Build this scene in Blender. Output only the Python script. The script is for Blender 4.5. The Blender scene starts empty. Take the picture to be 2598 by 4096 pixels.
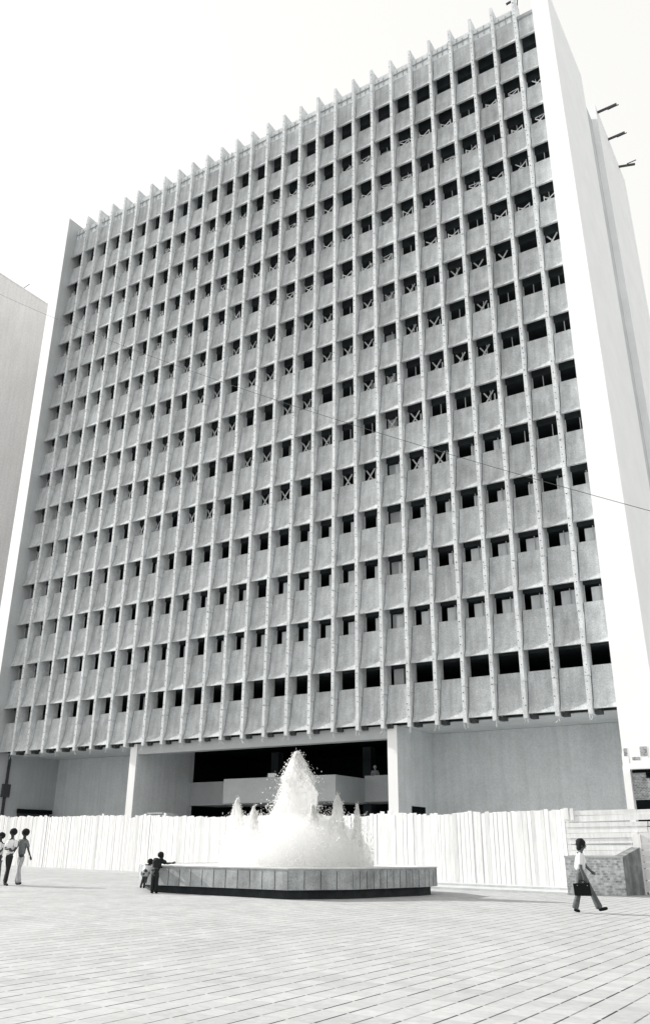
import bpy, bmesh, math, random
import numpy as np
from mathutils import Vector, Matrix

random.seed(7)
rng = np.random.default_rng(7)
S = bpy.context.scene
COL = S.collection

# ------------------------------------------------------------------ camera
CX, CY, CH = 52.36367, -40.83806, 1.5
YAW, PITCH, ROLL, FPX = -0.56102, 0.38155, 0.00794, 3323.18
cam = bpy.data.cameras.new('camera')
cam.sensor_fit = 'VERTICAL'; cam.sensor_height = 36.0
cam.lens = FPX / 4096 * 36.0
cam.clip_start = 0.1; cam.clip_end = 3000
co = bpy.data.objects.new('camera', cam); COL.objects.link(co)
f = Vector((math.sin(YAW) * math.cos(PITCH), math.cos(YAW) * math.cos(PITCH), math.sin(PITCH)))
r = Vector((math.cos(YAW), -math.sin(YAW), 0)); u = r.cross(f)
rr = math.cos(ROLL) * r + math.sin(ROLL) * u
uu = -math.sin(ROLL) * r + math.cos(ROLL) * u
co.matrix_world = Matrix(((rr.x, uu.x, -f.x, CX), (rr.y, uu.y, -f.y, CY), (rr.z, uu.z, -f.z, CH), (0, 0, 0, 1)))
S.camera = co

# ------------------------------------------------------------------ light
SUN_EL = math.radians(27)
SUN_DIR = Vector((-math.cos(math.radians(9)), -math.sin(math.radians(9)), 0))   # horizontally towards the sun
w = bpy.data.worlds.new('World'); S.world = w; w.use_nodes = True
nt = w.node_tree; nt.nodes.clear()
sky = nt.nodes.new('ShaderNodeTexSky'); sky.sky_type = 'NISHITA'; sky.sun_disc = False
sky.sun_elevation = SUN_EL
sky.sun_rotation = math.atan2(SUN_DIR.x, SUN_DIR.y)
sky.dust_density = 4.0; sky.air_density = 1.5
bw = nt.nodes.new('ShaderNodeRGBToBW')
mixw = nt.nodes.new('ShaderNodeMix'); mixw.data_type = 'RGBA'; mixw.blend_type = 'MULTIPLY'; mixw.inputs[0].default_value = 1
mixw.inputs[7].default_value = (1.0, 0.995, 0.97, 1)
bg = nt.nodes.new('ShaderNodeBackground'); bg.inputs[1].default_value = 0.10
wo = nt.nodes.new('ShaderNodeOutputWorld')
veil = nt.nodes.new('ShaderNodeMath'); veil.operation = 'MULTIPLY_ADD'      # thin bright overcast veil over the clear sky
veil.inputs[1].default_value = 0.35; veil.inputs[2].default_value = 4.6
nt.links.new(sky.outputs[0], bw.inputs[0]); nt.links.new(bw.outputs[0], veil.inputs[0]); nt.links.new(veil.outputs[0], mixw.inputs[6])
nt.links.new(mixw.outputs[2], bg.inputs[0]); nt.links.new(bg.outputs[0], wo.inputs[0])
sl = bpy.data.lights.new('sun', 'SUN'); sl.energy = 3.4; sl.angle = math.radians(0.6); sl.color = (1, 0.985, 0.95)
so = bpy.data.objects.new('sun', sl); COL.objects.link(so)
sd = Vector((SUN_DIR.x * math.cos(SUN_EL), SUN_DIR.y * math.cos(SUN_EL), math.sin(SUN_EL)))
so.rotation_euler = sd.to_track_quat('Z', 'Y').to_euler()
S.view_settings.view_transform = 'Standard'; S.view_settings.look = 'None'
S.view_settings.gamma = 1; S.view_settings.exposure = 0.9
S.cycles.max_bounces = 12; S.cycles.diffuse_bounces = 6; S.cycles.transmission_bounces = 8; S.cycles.volume_bounces = 12; S.cycles.max_bounces = 16

# ------------------------------------------------------------------ materials
def rgb(v, blue=0.0):
    return (v * (1 - blue), v * (1 - blue * 0.25), v * (1 + blue * 0.15), 1)

def mat(name, v, blue=0.03, rough=0.85, amp=0.12, scale=3.0, grain=0.0, gscale=60.0, bump=0.0, stretch=(1, 1, 1), streak=0.0, spec=0.25, cell=0.0):
    m = bpy.data.materials.new(name); m.use_nodes = True
    nt = m.node_tree; bs = nt.nodes['Principled BSDF']
    bs.inputs['Roughness'].default_value = rough
    bs.inputs['Specular IOR Level'].default_value = spec
    geo = nt.nodes.new('ShaderNodeNewGeometry')
    mp = nt.nodes.new('ShaderNodeMapping'); mp.inputs['Scale'].default_value = stretch
    nt.links.new(geo.outputs['Position'], mp.inputs[0])
    n1 = nt.nodes.new('ShaderNodeTexNoise'); n1.inputs['Scale'].default_value = scale; n1.inputs['Detail'].default_value = 6
    n1.inputs['Roughness'].default_value = 0.65
    nt.links.new(mp.outputs[0], n1.inputs[0])
    mr = nt.nodes.new('ShaderNodeMapRange'); mr.inputs[1].default_value = 0.3; mr.inputs[2].default_value = 0.7
    mr.inputs[3].default_value = v * (1 - amp); mr.inputs[4].default_value = min(0.95, v * (1 + amp))
    nt.links.new(n1.outputs[0], mr.inputs[0])
    out = mr.outputs[0]
    if grain:
        n2 = nt.nodes.new('ShaderNodeTexNoise'); n2.inputs['Scale'].default_value = gscale; n2.inputs['Detail'].default_value = 2
        nt.links.new(geo.outputs['Position'], n2.inputs[0])
        m2 = nt.nodes.new('ShaderNodeMapRange'); m2.inputs[1].default_value = 0.3; m2.inputs[2].default_value = 0.7
        m2.inputs[3].default_value = 1 - grain; m2.inputs[4].default_value = 1 + grain
        nt.links.new(n2.outputs[0], m2.inputs[0])
        mu = nt.nodes.new('ShaderNodeMath'); mu.operation = 'MULTIPLY'
        nt.links.new(out, mu.inputs[0]); nt.links.new(m2.outputs[0], mu.inputs[1]); out = mu.outputs[0]
    if streak:
        mp3 = nt.nodes.new('ShaderNodeMapping'); mp3.inputs['Scale'].default_value = (2.2, 2.2, 0.12)
        nt.links.new(geo.outputs['Position'], mp3.inputs[0])
        n3 = nt.nodes.new('ShaderNodeTexNoise'); n3.inputs['Scale'].default_value = 1.6; n3.inputs['Detail'].default_value = 5
        nt.links.new(mp3.outputs[0], n3.inputs[0])
        m3 = nt.nodes.new('ShaderNodeMapRange'); m3.inputs[1].default_value = 0.35; m3.inputs[2].default_value = 0.65
        m3.inputs[3].default_value = 1 - streak; m3.inputs[4].default_value = 1 + streak * 0.6
        nt.links.new(n3.outputs[0], m3.inputs[0])
        mu3 = nt.nodes.new('ShaderNodeMath'); mu3.operation = 'MULTIPLY'
        nt.links.new(out, mu3.inputs[0]); nt.links.new(m3.outputs[0], mu3.inputs[1]); out = mu3.outputs[0]
    if cell:     # every precast panel has its own tone
        vm = nt.nodes.new('ShaderNodeVectorMath'); vm.operation = 'MULTIPLY'; vm.inputs[1].default_value = (1 / 1.6, 0, 1 / 3.192)
        va = nt.nodes.new('ShaderNodeVectorMath'); va.operation = 'ADD'; va.inputs[1].default_value = (0, 0, -0.39)
        vf = nt.nodes.new('ShaderNodeVectorMath'); vf.operation = 'FLOOR'; wn = nt.nodes.new('ShaderNodeTexWhiteNoise')
        nt.links.new(geo.outputs['Position'], vm.inputs[0]); nt.links.new(vm.outputs[0], va.inputs[0]); nt.links.new(va.outputs[0], vf.inputs[0]); nt.links.new(vf.outputs[0], wn.inputs[0])
        m4 = nt.nodes.new('ShaderNodeMapRange'); m4.inputs[3].default_value = 1 - cell; m4.inputs[4].default_value = 1 + cell * .7
        nt.links.new(wn.outputs[0], m4.inputs[0])
        mu4 = nt.nodes.new('ShaderNodeMath'); mu4.operation = 'MULTIPLY'
        nt.links.new(out, mu4.inputs[0]); nt.links.new(m4.outputs[0], mu4.inputs[1]); out = mu4.outputs[0]
    cc = nt.nodes.new('ShaderNodeCombineColor')
    for i, k in enumerate((1 - blue, 1 - blue * 0.2, 1 + blue * 0.1)):
        q = nt.nodes.new('ShaderNodeMath'); q.operation = 'MULTIPLY'; q.inputs[1].default_value = k
        nt.links.new(out, q.inputs[0]); nt.links.new(q.outputs[0], cc.inputs[i])
    nt.links.new(cc.outputs[0], bs.inputs['Base Color'])
    if bump:
        bp = nt.nodes.new('ShaderNodeBump'); bp.inputs['Strength'].default_value = bump; bp.inputs['Distance'].default_value = 0.02
        nt.links.new(n1.outputs[0], bp.inputs['Height']); nt.links.new(bp.outputs[0], bs.inputs['Normal'])
    return m

M = {
    'panel': mat('concrete_panel', 0.48, 0.05, amp=0.18, scale=1.1, grain=0.22, gscale=22, streak=0.16, bump=0.25, cell=0.11),
    'fin': mat('concrete_fin', 0.63, 0.045, amp=0.18, scale=1.8, grain=0.18, gscale=18, streak=0.12, bump=0.3),
    'white': mat('white_paint_wall', 0.86, 0.0, amp=0.03, scale=0.6, rough=0.8),
    'sidewall': mat('pale_painted_wall', 0.86, 0.02, amp=0.04, scale=0.5, rough=0.85),
    'innerwall': mat('grey_render', 0.66, 0.05, amp=0.07, scale=0.8, grain=0.08, gscale=12, streak=0.06),
    'endwall': mat('pale_grey_render', 0.48, 0.05, amp=0.06, scale=0.8, grain=0.08, gscale=12, streak=0.05),
    'recess': mat('shaded_concrete_strip', 0.58, 0.05, amp=0.10, scale=0.5, streak=0.1),  # grey concrete with the recess's shade put into its tone
    'dark': mat('dark_interior', 0.012, 0.3, amp=0.3, spec=0.0),  # near-black tone stands in for the darkness of unlit rooms
    'slab': mat('shaded_soffit', 0.06, 0.2, amp=0.3, scale=0.7, spec=0.0),  # shade under the slabs and in the hall is put into this dark tone
    'balcony': mat('balcony_render', 0.46, 0.05, amp=0.06, scale=1.2, grain=0.06, gscale=15),
    'blind': mat('pale_blind', 0.74, 0.05, amp=0.15, scale=1.5, stretch=(3, 3, 0.6)),
    'frame': mat('pale_frame', 0.62, 0.03, amp=0.06),
    'timber': mat('raw_timber', 0.70, 0.03, amp=0.25, scale=4),
    'fence': mat('whitewashed_board', 0.72, 0.0, amp=0.12, scale=2.5, stretch=(4, 4, 0.5), bump=0.25),
    'post': mat('weathered_post', 0.35, 0.05),
    'tile': mat('stone_facing', 0.35, 0.06, amp=0.30, scale=2.2, grain=0.2, gscale=30, streak=0.18, bump=0.4),
    'plinth': mat('dark_plinth', 0.03, 0.2, amp=0.4, scale=3),
    'joint': mat('dark_joint', 0.03, 0.1),
    'cap': mat('stone_coping', 0.5, 0.03, amp=0.15),
    'skin': mat('dark_skin', 0.045, 0.1, rough=0.6),
    'skin2': mat('brown_skin', 0.10, 0.1, rough=0.6),
    'hair': mat('black_hair', 0.012, 0.1, rough=0.9),
    'whitecloth': mat('white_cloth', 0.72, 0.02, amp=0.1, scale=9),
    'palecloth': mat('pale_cloth', 0.40, 0.04, amp=0.2, scale=12),
    'greycloth': mat('grey_cloth', 0.16, 0.08, amp=0.45, scale=30),
    'darkcloth': mat('dark_cloth', 0.018, 0.15, amp=0.3, scale=12),
    'midcloth': mat('mid_cloth', 0.11, 0.08, amp=0.3, scale=10),
    'leather': mat('black_leather', 0.008, 0.2, rough=0.7, spec=0.15),
    'metal': mat('dark_metal', 0.06, 0.1, rough=0.6),
    'shrub': mat('shrub', 0.05, 0.1),
    'leftb': mat('beige_grey_plaster', 0.72, -0.03, amp=0.07, scale=0.15, grain=0.06, gscale=5, streak=0.05),
    'kerb': mat('kerb_stone', 0.50, 0.03, amp=0.15, scale=3),
    'water': mat('foamy_water', 0.80, 0.0, amp=.1, rough=0.4, spec=0.3),
}

def brick_mat(name, v1, v2, mortar, scale, rot=(math.pi / 2, 0, 0)):
    m = bpy.data.materials.new(name); m.use_nodes = True
    nt = m.node_tree; bs = nt.nodes['Principled BSDF']; bs.inputs['Roughness'].default_value = 0.9
    geo = nt.nodes.new('ShaderNodeNewGeometry')
    mp = nt.nodes.new('ShaderNodeMapping'); mp.inputs['Rotation'].default_value = rot
    b = nt.nodes.new('ShaderNodeTexBrick'); b.inputs['Scale'].default_value = scale
    b.inputs['Color1'].default_value = rgb(v1, .04); b.inputs['Color2'].default_value = rgb(v2, .04); b.inputs['Mortar'].default_value = rgb(mortar, .04)
    b.inputs['Mortar Size'].default_value = 0.03; b.inputs['Bias'].default_value = 0
    nz = nt.nodes.new('ShaderNodeTexNoise'); nz.inputs['Scale'].default_value = 6; nz.inputs['Detail'].default_value = 6
    mx = nt.nodes.new('ShaderNodeMix'); mx.data_type = 'RGBA'; mx.blend_type = 'OVERLAY'; mx.inputs[0].default_value = 0.8
    bp = nt.nodes.new('ShaderNodeBump'); bp.inputs['Strength'].default_value = 0.7; bp.inputs['Distance'].default_value = 0.03
    sep = nt.nodes.new('ShaderNodeSeparateXYZ'); comb = nt.nodes.new('ShaderNodeCombineXYZ')
    nt.links.new(geo.outputs['Position'], sep.inputs[0])
    ad = nt.nodes.new('ShaderNodeMath'); ad.operation = 'ADD'
    nt.links.new(sep.outputs[0], ad.inputs[0]); nt.links.new(sep.outputs[1], ad.inputs[1])
    nt.links.new(ad.outputs[0], comb.inputs[0]); nt.links.new(sep.outputs[2], comb.inputs[1])
    nt.links.new(comb.outputs[0], b.inputs[0]); nt.links.new(geo.outputs['Position'], nz.inputs[0])
    nt.links.new(b.outputs[0], mx.inputs[6]); nt.links.new(nz.outputs[0], mx.inputs[7])
    nt.links.new(mx.outputs[2], bs.inputs['Base Color'])
    nt.links.new(nz.outputs[0], bp.inputs['Height']); nt.links.new(bp.outputs[0], bs.inputs['Normal'])
    return m
M['brick'] = brick_mat('weathered_brick', 0.18, 0.34, 0.5, 4.0)
M['rubble'] = brick_mat('rubble_stone', 0.30, 0.62, 0.55, 3.2)

def paving_mat():
    m = bpy.data.materials.new('paving'); m.use_nodes = True
    nt = m.node_tree; L = nt.links; bs = nt.nodes['Principled BSDF']; bs.inputs['Roughness'].default_value = 0.8
    bs.inputs['Specular IOR Level'].default_value = 0.2
    N = nt.nodes.new
    geo = N('ShaderNodeNewGeometry'); mp = N('ShaderNodeMapping'); mp.inputs['Rotation'].default_value = (0, 0, math.radians(1.2))
    L.new(geo.outputs['Position'], mp.inputs[0])
    sep = N('ShaderNodeSeparateXYZ'); L.new(mp.outputs[0], sep.inputs[0])
    def ma(op, a, b=None, c=None):
        q = N('ShaderNodeMath'); q.operation = op
        for i, x in enumerate((a, b, c)):
            if x is None: continue
            if isinstance(x, (int, float)): q.inputs[i].default_value = x
            else: L.new(x, q.inputs[i])
        return q.outputs[0]
    tx, ty = 0.30, 0.30
    gx = ma('DIVIDE', sep.outputs[0], tx); gy = ma('DIVIDE', sep.outputs[1], ty)
    ix = ma('FLOOR', gx); iy = ma('FLOOR', gy)
    fx = ma('SUBTRACT', gx, ix); fy = ma('SUBTRACT', gy, iy)
    dx = ma('MINIMUM', fx, ma('SUBTRACT', 1.0, fx))      # distance to long joints
    dy = ma('MINIMUM', fy, ma('SUBTRACT', 1.0, fy))
    # per-joint-segment random: rounded x index, floor y
    cid = N('ShaderNodeCombineXYZ'); L.new(ma('ROUND', gx), cid.inputs[0]); L.new(ma('FLOOR', ma('MULTIPLY', gy, 0.5)), cid.inputs[1])
    wn = N('ShaderNodeTexWhiteNoise'); wn.noise_dimensions = '3D'; L.new(cid.outputs[0], wn.inputs[0])
    tid = N('ShaderNodeCombineXYZ'); L.new(ix, tid.inputs[0]); L.new(iy, tid.inputs[1])
    wt = N('ShaderNodeTexWhiteNoise'); wt.noise_dimensions = '3D'; L.new(tid.outputs[0], wt.inputs[0])
    nb = N('ShaderNodeTexNoise'); nb.inputs['Scale'].default_value = 0.5; nb.inputs['Detail'].default_value = 5; L.new(geo.outputs['Position'], nb.inputs[0])
    ng = N('ShaderNodeTexNoise'); ng.inputs['Scale'].default_value = 9; ng.inputs['Detail'].default_value = 6; ng.inputs['Roughness'].default_value = .7; L.new(geo.outputs['Position'], ng.inputs[0])
    # base tone
    base = ma('ADD', 0.37, ma('MULTIPLY', wt.outputs[0], 0.07))
    base = ma('ADD', base, ma('MULTIPLY', ma('SUBTRACT', nb.outputs[0], 0.5), 0.14))
    base = ma('ADD', base, ma('MULTIPLY', ma('SUBTRACT', ng.outputs[0], 0.5), 0.22))
    # long joints: width ~ 18 mm, strength varies
    wob = ma('MULTIPLY', ma('SUBTRACT', ng.outputs[0], 0.5), 0.02)
    j1 = ma('SUBTRACT', 1.0, ma('SMOOTH_MIN', 1.0, ma('DIVIDE', ma('ABSOLUTE', ma('ADD', dx, wob)), 0.055), 0.05))
    j1 = ma('MAXIMUM', j1, 0.0)
    st = ma('ADD', 0.35, ma('MULTIPLY', ma('POWER', wn.outputs[0], 1.6), 0.65))
    gap = ma('GREATER_THAN', ma('MINIMUM', ma('FRACT', ma('MULTIPLY', gy, 0.5)), ma('SUBTRACT', 1.0, ma('FRACT', ma('MULTIPLY', gy, 0.5)))), 0.035)
    j1 = ma('MULTIPLY', ma('MULTIPLY', j1, st), gap)
    j2 = ma('MULTIPLY', ma('LESS_THAN', dy, 0.02), ma('MULTIPLY', wt.outputs[0], 0.22))
    k = ma('SUBTRACT', 1.0, ma('MINIMUM', ma('ADD', ma('MULTIPLY', j1, 2.0), j2), 0.93))
    tot = ma('MULTIPLY', base, k)
    cc = N('ShaderNodeCombineColor')
    for i, kk in enumerate((0.985, 0.995, 1.0)):
        L.new(ma('MULTIPLY', tot, kk), cc.inputs[i])
    L.new(cc.outputs[0], bs.inputs['Base Color'])
    bp = N('ShaderNodeBump'); bp.inputs['Strength'].default_value = 0.25; bp.inputs['Distance'].default_value = 0.01
    L.new(ma('SUBTRACT', ng.outputs[0], j1), bp.inputs['Height']); L.new(bp.outputs[0], bs.inputs['Normal'])
    return m
M['paving'] = paving_mat()

def spray_mat():
    m = bpy.data.materials.new('spray'); m.use_nodes = True
    nt = m.node_tree; bs = nt.nodes['Principled BSDF']
    bs.inputs['Base Color'].default_value = (0.99, 0.99, 0.985, 1); bs.inputs['Roughness'].default_value = 0.6
    tr = nt.nodes.new('ShaderNodeBsdfTranslucent'); tr.inputs[0].default_value = (0.99, 0.99, 0.985, 1)
    mx = nt.nodes.new('ShaderNodeMixShader'); mx.inputs[0].default_value = 0.55
    nt.links.new(bs.outputs[0], mx.inputs[1]); nt.links.new(tr.outputs[0], mx.inputs[2])
    nt.links.new(mx.outputs[0], nt.nodes['Material Output'].inputs[0])
    return m
M['spray'] = spray_mat()
# ------------------------------------------------------------------ helpers
class MB:
    def __init__(self): self.v = []; self.f = []
    def poly(self, pts, faces):
        n = len(self.v); self.v += [tuple(p) for p in pts]; self.f += [tuple(i + n for i in q) for q in faces]
    def box(self, x0, x1, y0, y1, z0, z1):
        self.poly([(x0, y0, z0), (x1, y0, z0), (x1, y1, z0), (x0, y1, z0), (x0, y0, z1), (x1, y0, z1), (x1, y1, z1), (x0, y1, z1)],
                  [(0, 3, 2, 1), (4, 5, 6, 7), (0, 1, 5, 4), (1, 2, 6, 5), (2, 3, 7, 6), (3, 0, 4, 7)])
    def bar(self, a, b, w, d=None, up=(0, 0, 1)):
        d = d or w; a = Vector(a); b = Vector(b); t = (b - a).normalized(); upv = Vector(up)
        if abs(t.dot(upv)) > 0.98: upv = Vector((0, 1, 0))
        s = t.cross(upv).normalized(); q = s.cross(t)
        pts = []
        for c in (a, b):
            for i, j in ((-1, -1), (1, -1), (1, 1), (-1, 1)): pts.append(c + s * i * w / 2 + q * j * d / 2)
        self.poly(pts, [(0, 3, 2, 1), (4, 5, 6, 7), (0, 1, 5, 4), (1, 2, 6, 5), (2, 3, 7, 6), (3, 0, 4, 7)])
    def tube(self, pts, rad, n=6):
        pts = [Vector(p) for p in pts]; rings = []
        rads = rad if isinstance(rad, (list, tuple)) else [rad] * len(pts)
        base = len(self.v)
        for i, p in enumerate(pts):
            t = (pts[min(i + 1, len(pts) - 1)] - pts[max(i - 1, 0)]).normalized()
            a = Vector((0, 0, 1)) if abs(t.z) < 0.9 else Vector((1, 0, 0))
            s = t.cross(a).normalized(); q = s.cross(t)
            for k in range(n):
                an = 2 * math.pi * k / n
                self.v.append(tuple(p + (s * math.cos(an) + q * math.sin(an)) * rads[i]))
        for i in range(len(pts) - 1):
            for k in range(n):
                a0 = base + i * n + k; a1 = base + i * n + (k + 1) % n
                self.f.append((a0, a1, a1 + n, a0 + n))
        self.f.append(tuple(base + k for k in range(n))[::-1]); self.f.append(tuple(base + (len(pts) - 1) * n + k for k in range(n)))
    def prism(self, outline, x0, x1, axis='X'):
        """outline list of (y,z) extruded along X; or (x,y) along Z"""
        n = len(outline)
        if axis == 'X': pts = [(x0, y, z) for y, z in outline] + [(x1, y, z) for y, z in outline]
        else: pts = [(x, y, x0) for x, y in outline] + [(x, y, x1) for x, y in outline]
        fs = [tuple(range(n))[::-1], tuple(range(n, 2 * n))] + [(i, (i + 1) % n, (i + 1) % n + n, i + n) for i in range(n)]
        self.poly(pts, fs)
    def build(self, name, m, parent=None, smooth=False, fix=True):
        me = bpy.data.meshes.new(name); me.from_pydata(self.v, [], self.f); me.materials.append(m)
        if fix:
            bm = bmesh.new(); bm.from_mesh(me); bmesh.ops.recalc_face_normals(bm, faces=bm.faces); bm.to_mesh(me); bm.free()
        if smooth:
            for p in me.polygons: p.use_smooth = True
        o = bpy.data.objects.new(name, me); COL.objects.link(o)
        if parent is not None: o.parent = parent
        return o

def ell(m, c, rx, ry, rz, seg=14, ring=9, tilt=0):
    base = len(m.v)
    for i in range(ring + 1):
        th = math.pi * i / ring
        for j in range(seg):
            ph = 2 * math.pi * j / seg
            x, y, z = rx * math.sin(th) * math.cos(ph), ry * math.sin(th) * math.sin(ph), rz * math.cos(th)
            x, z = x * math.cos(tilt) + z * math.sin(tilt), -x * math.sin(tilt) + z * math.cos(tilt)
            m.v.append((c[0] + x, c[1] + y, c[2] + z))
    for i in range(ring):
        for j in range(seg):
            a = base + i * seg + j; b = base + i * seg + (j + 1) % seg; m.f.append((a, b, b + seg, a + seg))

def tag(o, label=None, cat=None, group=None, kind=None):
    if label: o['label'] = label
    if cat: o['category'] = cat
    if group: o['group'] = group
    if kind: o['kind'] = kind
    return o
def thing(name, label, cat, loc=(0, 0, 0), rz=0, group=None):
    o = bpy.data.objects.new(name, None); COL.objects.link(o); o.location = loc; o.rotation_euler = (0, 0, rz)
    o.empty_display_size = 0.2
    return tag(o, label, cat, group)
def gz(x): return 0.006 * (45 - x)

# ------------------------------------------------------------------ ground
g = MB(); R0 = 600
g.poly([(-R0, -R0, gz(-R0)), (R0, -R0, gz(R0)), (R0, R0, gz(R0)), (-R0, R0, gz(-R0))], [(0, 1, 2, 3)])
tag(g.build('ground', M['paving']), kind='structure')
# low stepped kerb under the fence
k = MB()
def strip(y_front0, y_front1, h, yb, x0=24, x1=43.0):
    k.poly([(x0, y_front0, gz(x0) - .05), (x1, y_front1, gz(x1) - .05), (x1, yb, gz(x1) - .05), (x0, yb, gz(x0) - .05),
            (x0, y_front0, gz(x0) + h), (x1, y_front1, gz(x1) + h), (x1, yb, gz(x1) + h), (x0, yb, gz(x0) + h)],
           [(0, 3, 2, 1), (4, 5, 6, 7), (0, 1, 5, 4), (1, 2, 6, 5), (2, 3, 7, 6), (3, 0, 4, 7)])
strip(-9.6, -10.4, 0.07, -7.2); strip(-8.0, -8.9, 0.14, -7.25)
tag(k.build('kerb', M['kerb']), kind='structure')

# ------------------------------------------------------------------ tower
T = thing('office_tower', 'tall concrete office tower with vertical fins and white end walls behind the board fence', 'tower')
NB = 28; SP = 1.6; FW = 0.2
ZB0 = 7.648; Z1 = 10.806; H = 3.192; SILL = 1.02
zb = [ZB0] + [Z1 + (k - 1) * H for k in range(1, 15)]      # underside of each spandrel
XR = 43.10; XL = -1.58
def bay_x(i):   # i = 0..27, bay 0 is left of fin 0
    a = XL if i == 0 else (i - 1) * SP + FW
    b = (i * SP) if i < 27 else XR
    return a, b
# fins: precast lengths, a storey each, with a thin open joint
fin_bolts = []
for i in range(27):
    m = MB(); x = i * SP
    zs = [7.41] + [z + 1.05 for z in zb[1:]] + [56.37]
    zs[-2] = zb[14] + 1.05
    zs = [7.41] + [z - 1.6 + 0.05 for z in zb[1:]] + [zb[14] + 1.2, 56.37]
    for a, b in zip(zs[:-1], zs[1:]):
        jx = rng.normal(0, 0.006); jy = rng.normal(0, 0.008)
        top = b - 0.022
        if b > 56:
            m.prism([(jy, a), (1.15, a), (1.15, b - 0.02), (jy, b)], x + jx, x + FW + jx)
        else:
            m.box(x + jx, x + FW + jx, jy, 0.94, a, top)
    m.box(x + 0.05, x + FW - 0.05, 0.05, 0.9, 7.5, 56)
    # tie wires left hanging from the foot of the fin
    for q in range(2):
        a = Vector((x + 0.05 + 0.1 * q, 0.05, 7.42)); pts = [a]
        for s in range(4): pts.append(pts[-1] + Vector((rng.normal(0, .05), rng.normal(0, .03), -0.05 - 0.05 * rng.random())))
        m.tube(pts, 0.014, 4)
    nconc = len(m.f)
    # bolt heads on the fin edge
    bm_ = m
    z = 7.8 + rng.random() * .3
    while z < 56:
        if rng.random() < 0.8:
            s = 0.014 + 0.012 * rng.random(); dx = 0.10 + rng.normal(0, .025)
            bm_.box(x + dx - s, x + dx + s, -0.035, -0.012, z - s, z + s)
        z += 0.42 + rng.normal(0, .05)
    fo = m.build('fin', M['fin'], T); fo.data.materials.append(M['metal'])
    for p_ in fo.data.polygons:
        if p_.index >= nconc: p_.material_index = 1

for k in range(15):
    m = MB(); z0 = zb[k]; zt = z0 + H - SILL if k < 14 else 54.5
    if k == 0: zt = Z1 - SILL
    hh = zt - z0
    for i in range(NB):
        a, b = bay_x(i); a += 0.05 if i else 0.005; b -= 0.02
        o = rng.normal(0, 0.006); t = rng.normal(0, 0.008)
        yt = 0.48 if k < 14 else 0.34
        m.prism([(0.06 + o, z0 + t), (0.25 + o, z0 + 0.42), (yt + o, zt + t * .4), (yt + 0.13 + o, zt + t * .4), (0.38 + o, z0 + 0.45), (0.2 + o, z0 + 0.07), (0.2 + o, z0 + t)], a, b)
    # rib that ties the panel back to the slab edge
    m.box(XL, XR, 0.64, 0.95, zt - 0.30, zt - 0.015)
    m.build('spandrel', M['panel'], T)
# parapet top
m = MB(); m2 = MB()
for i in range(NB):
    a, b = bay_x(i)
    if i < NB - 1:
        m.box(a + .03, b - .02, 0.40, 0.45, 54.52, 55.62 + rng.normal(0, .03))
        m2.bar((a, 0.33, 55.05), (b, 0.33, 55.05 + rng.normal(0, .02)), 0.06)
        n = 3
        for q in range(n):
            xx = a + (q + .7) * (b - a) / n + rng.normal(0, .04)
            m2.bar((xx, 0.34, 54.62 + rng.normal(0, .06)), (xx, 0.34, 55.38 + rng.normal(0, .12)), 0.04)
    else:
        m2.box(a, b, 0.2, 0.5, 54.3, 54.55)
m.build('parapet_board', M['blind'], T); m2.build('parapet_rail', M['post'], T)

# storey slabs and rear block
for k in range(15):
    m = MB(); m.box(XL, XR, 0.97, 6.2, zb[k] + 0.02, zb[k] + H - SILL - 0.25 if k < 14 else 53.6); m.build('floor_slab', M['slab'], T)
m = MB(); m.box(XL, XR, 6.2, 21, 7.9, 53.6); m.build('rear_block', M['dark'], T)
# columns inside the bays over the two porch walls
for i in (8, 20):
    a, b = bay_x(i)
    m = MB(); m.box(a + 0.0, a + 0.62, 1.3, 2.1, 7.9, 53.5); m.build('column', M['innerwall'], T)

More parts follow.
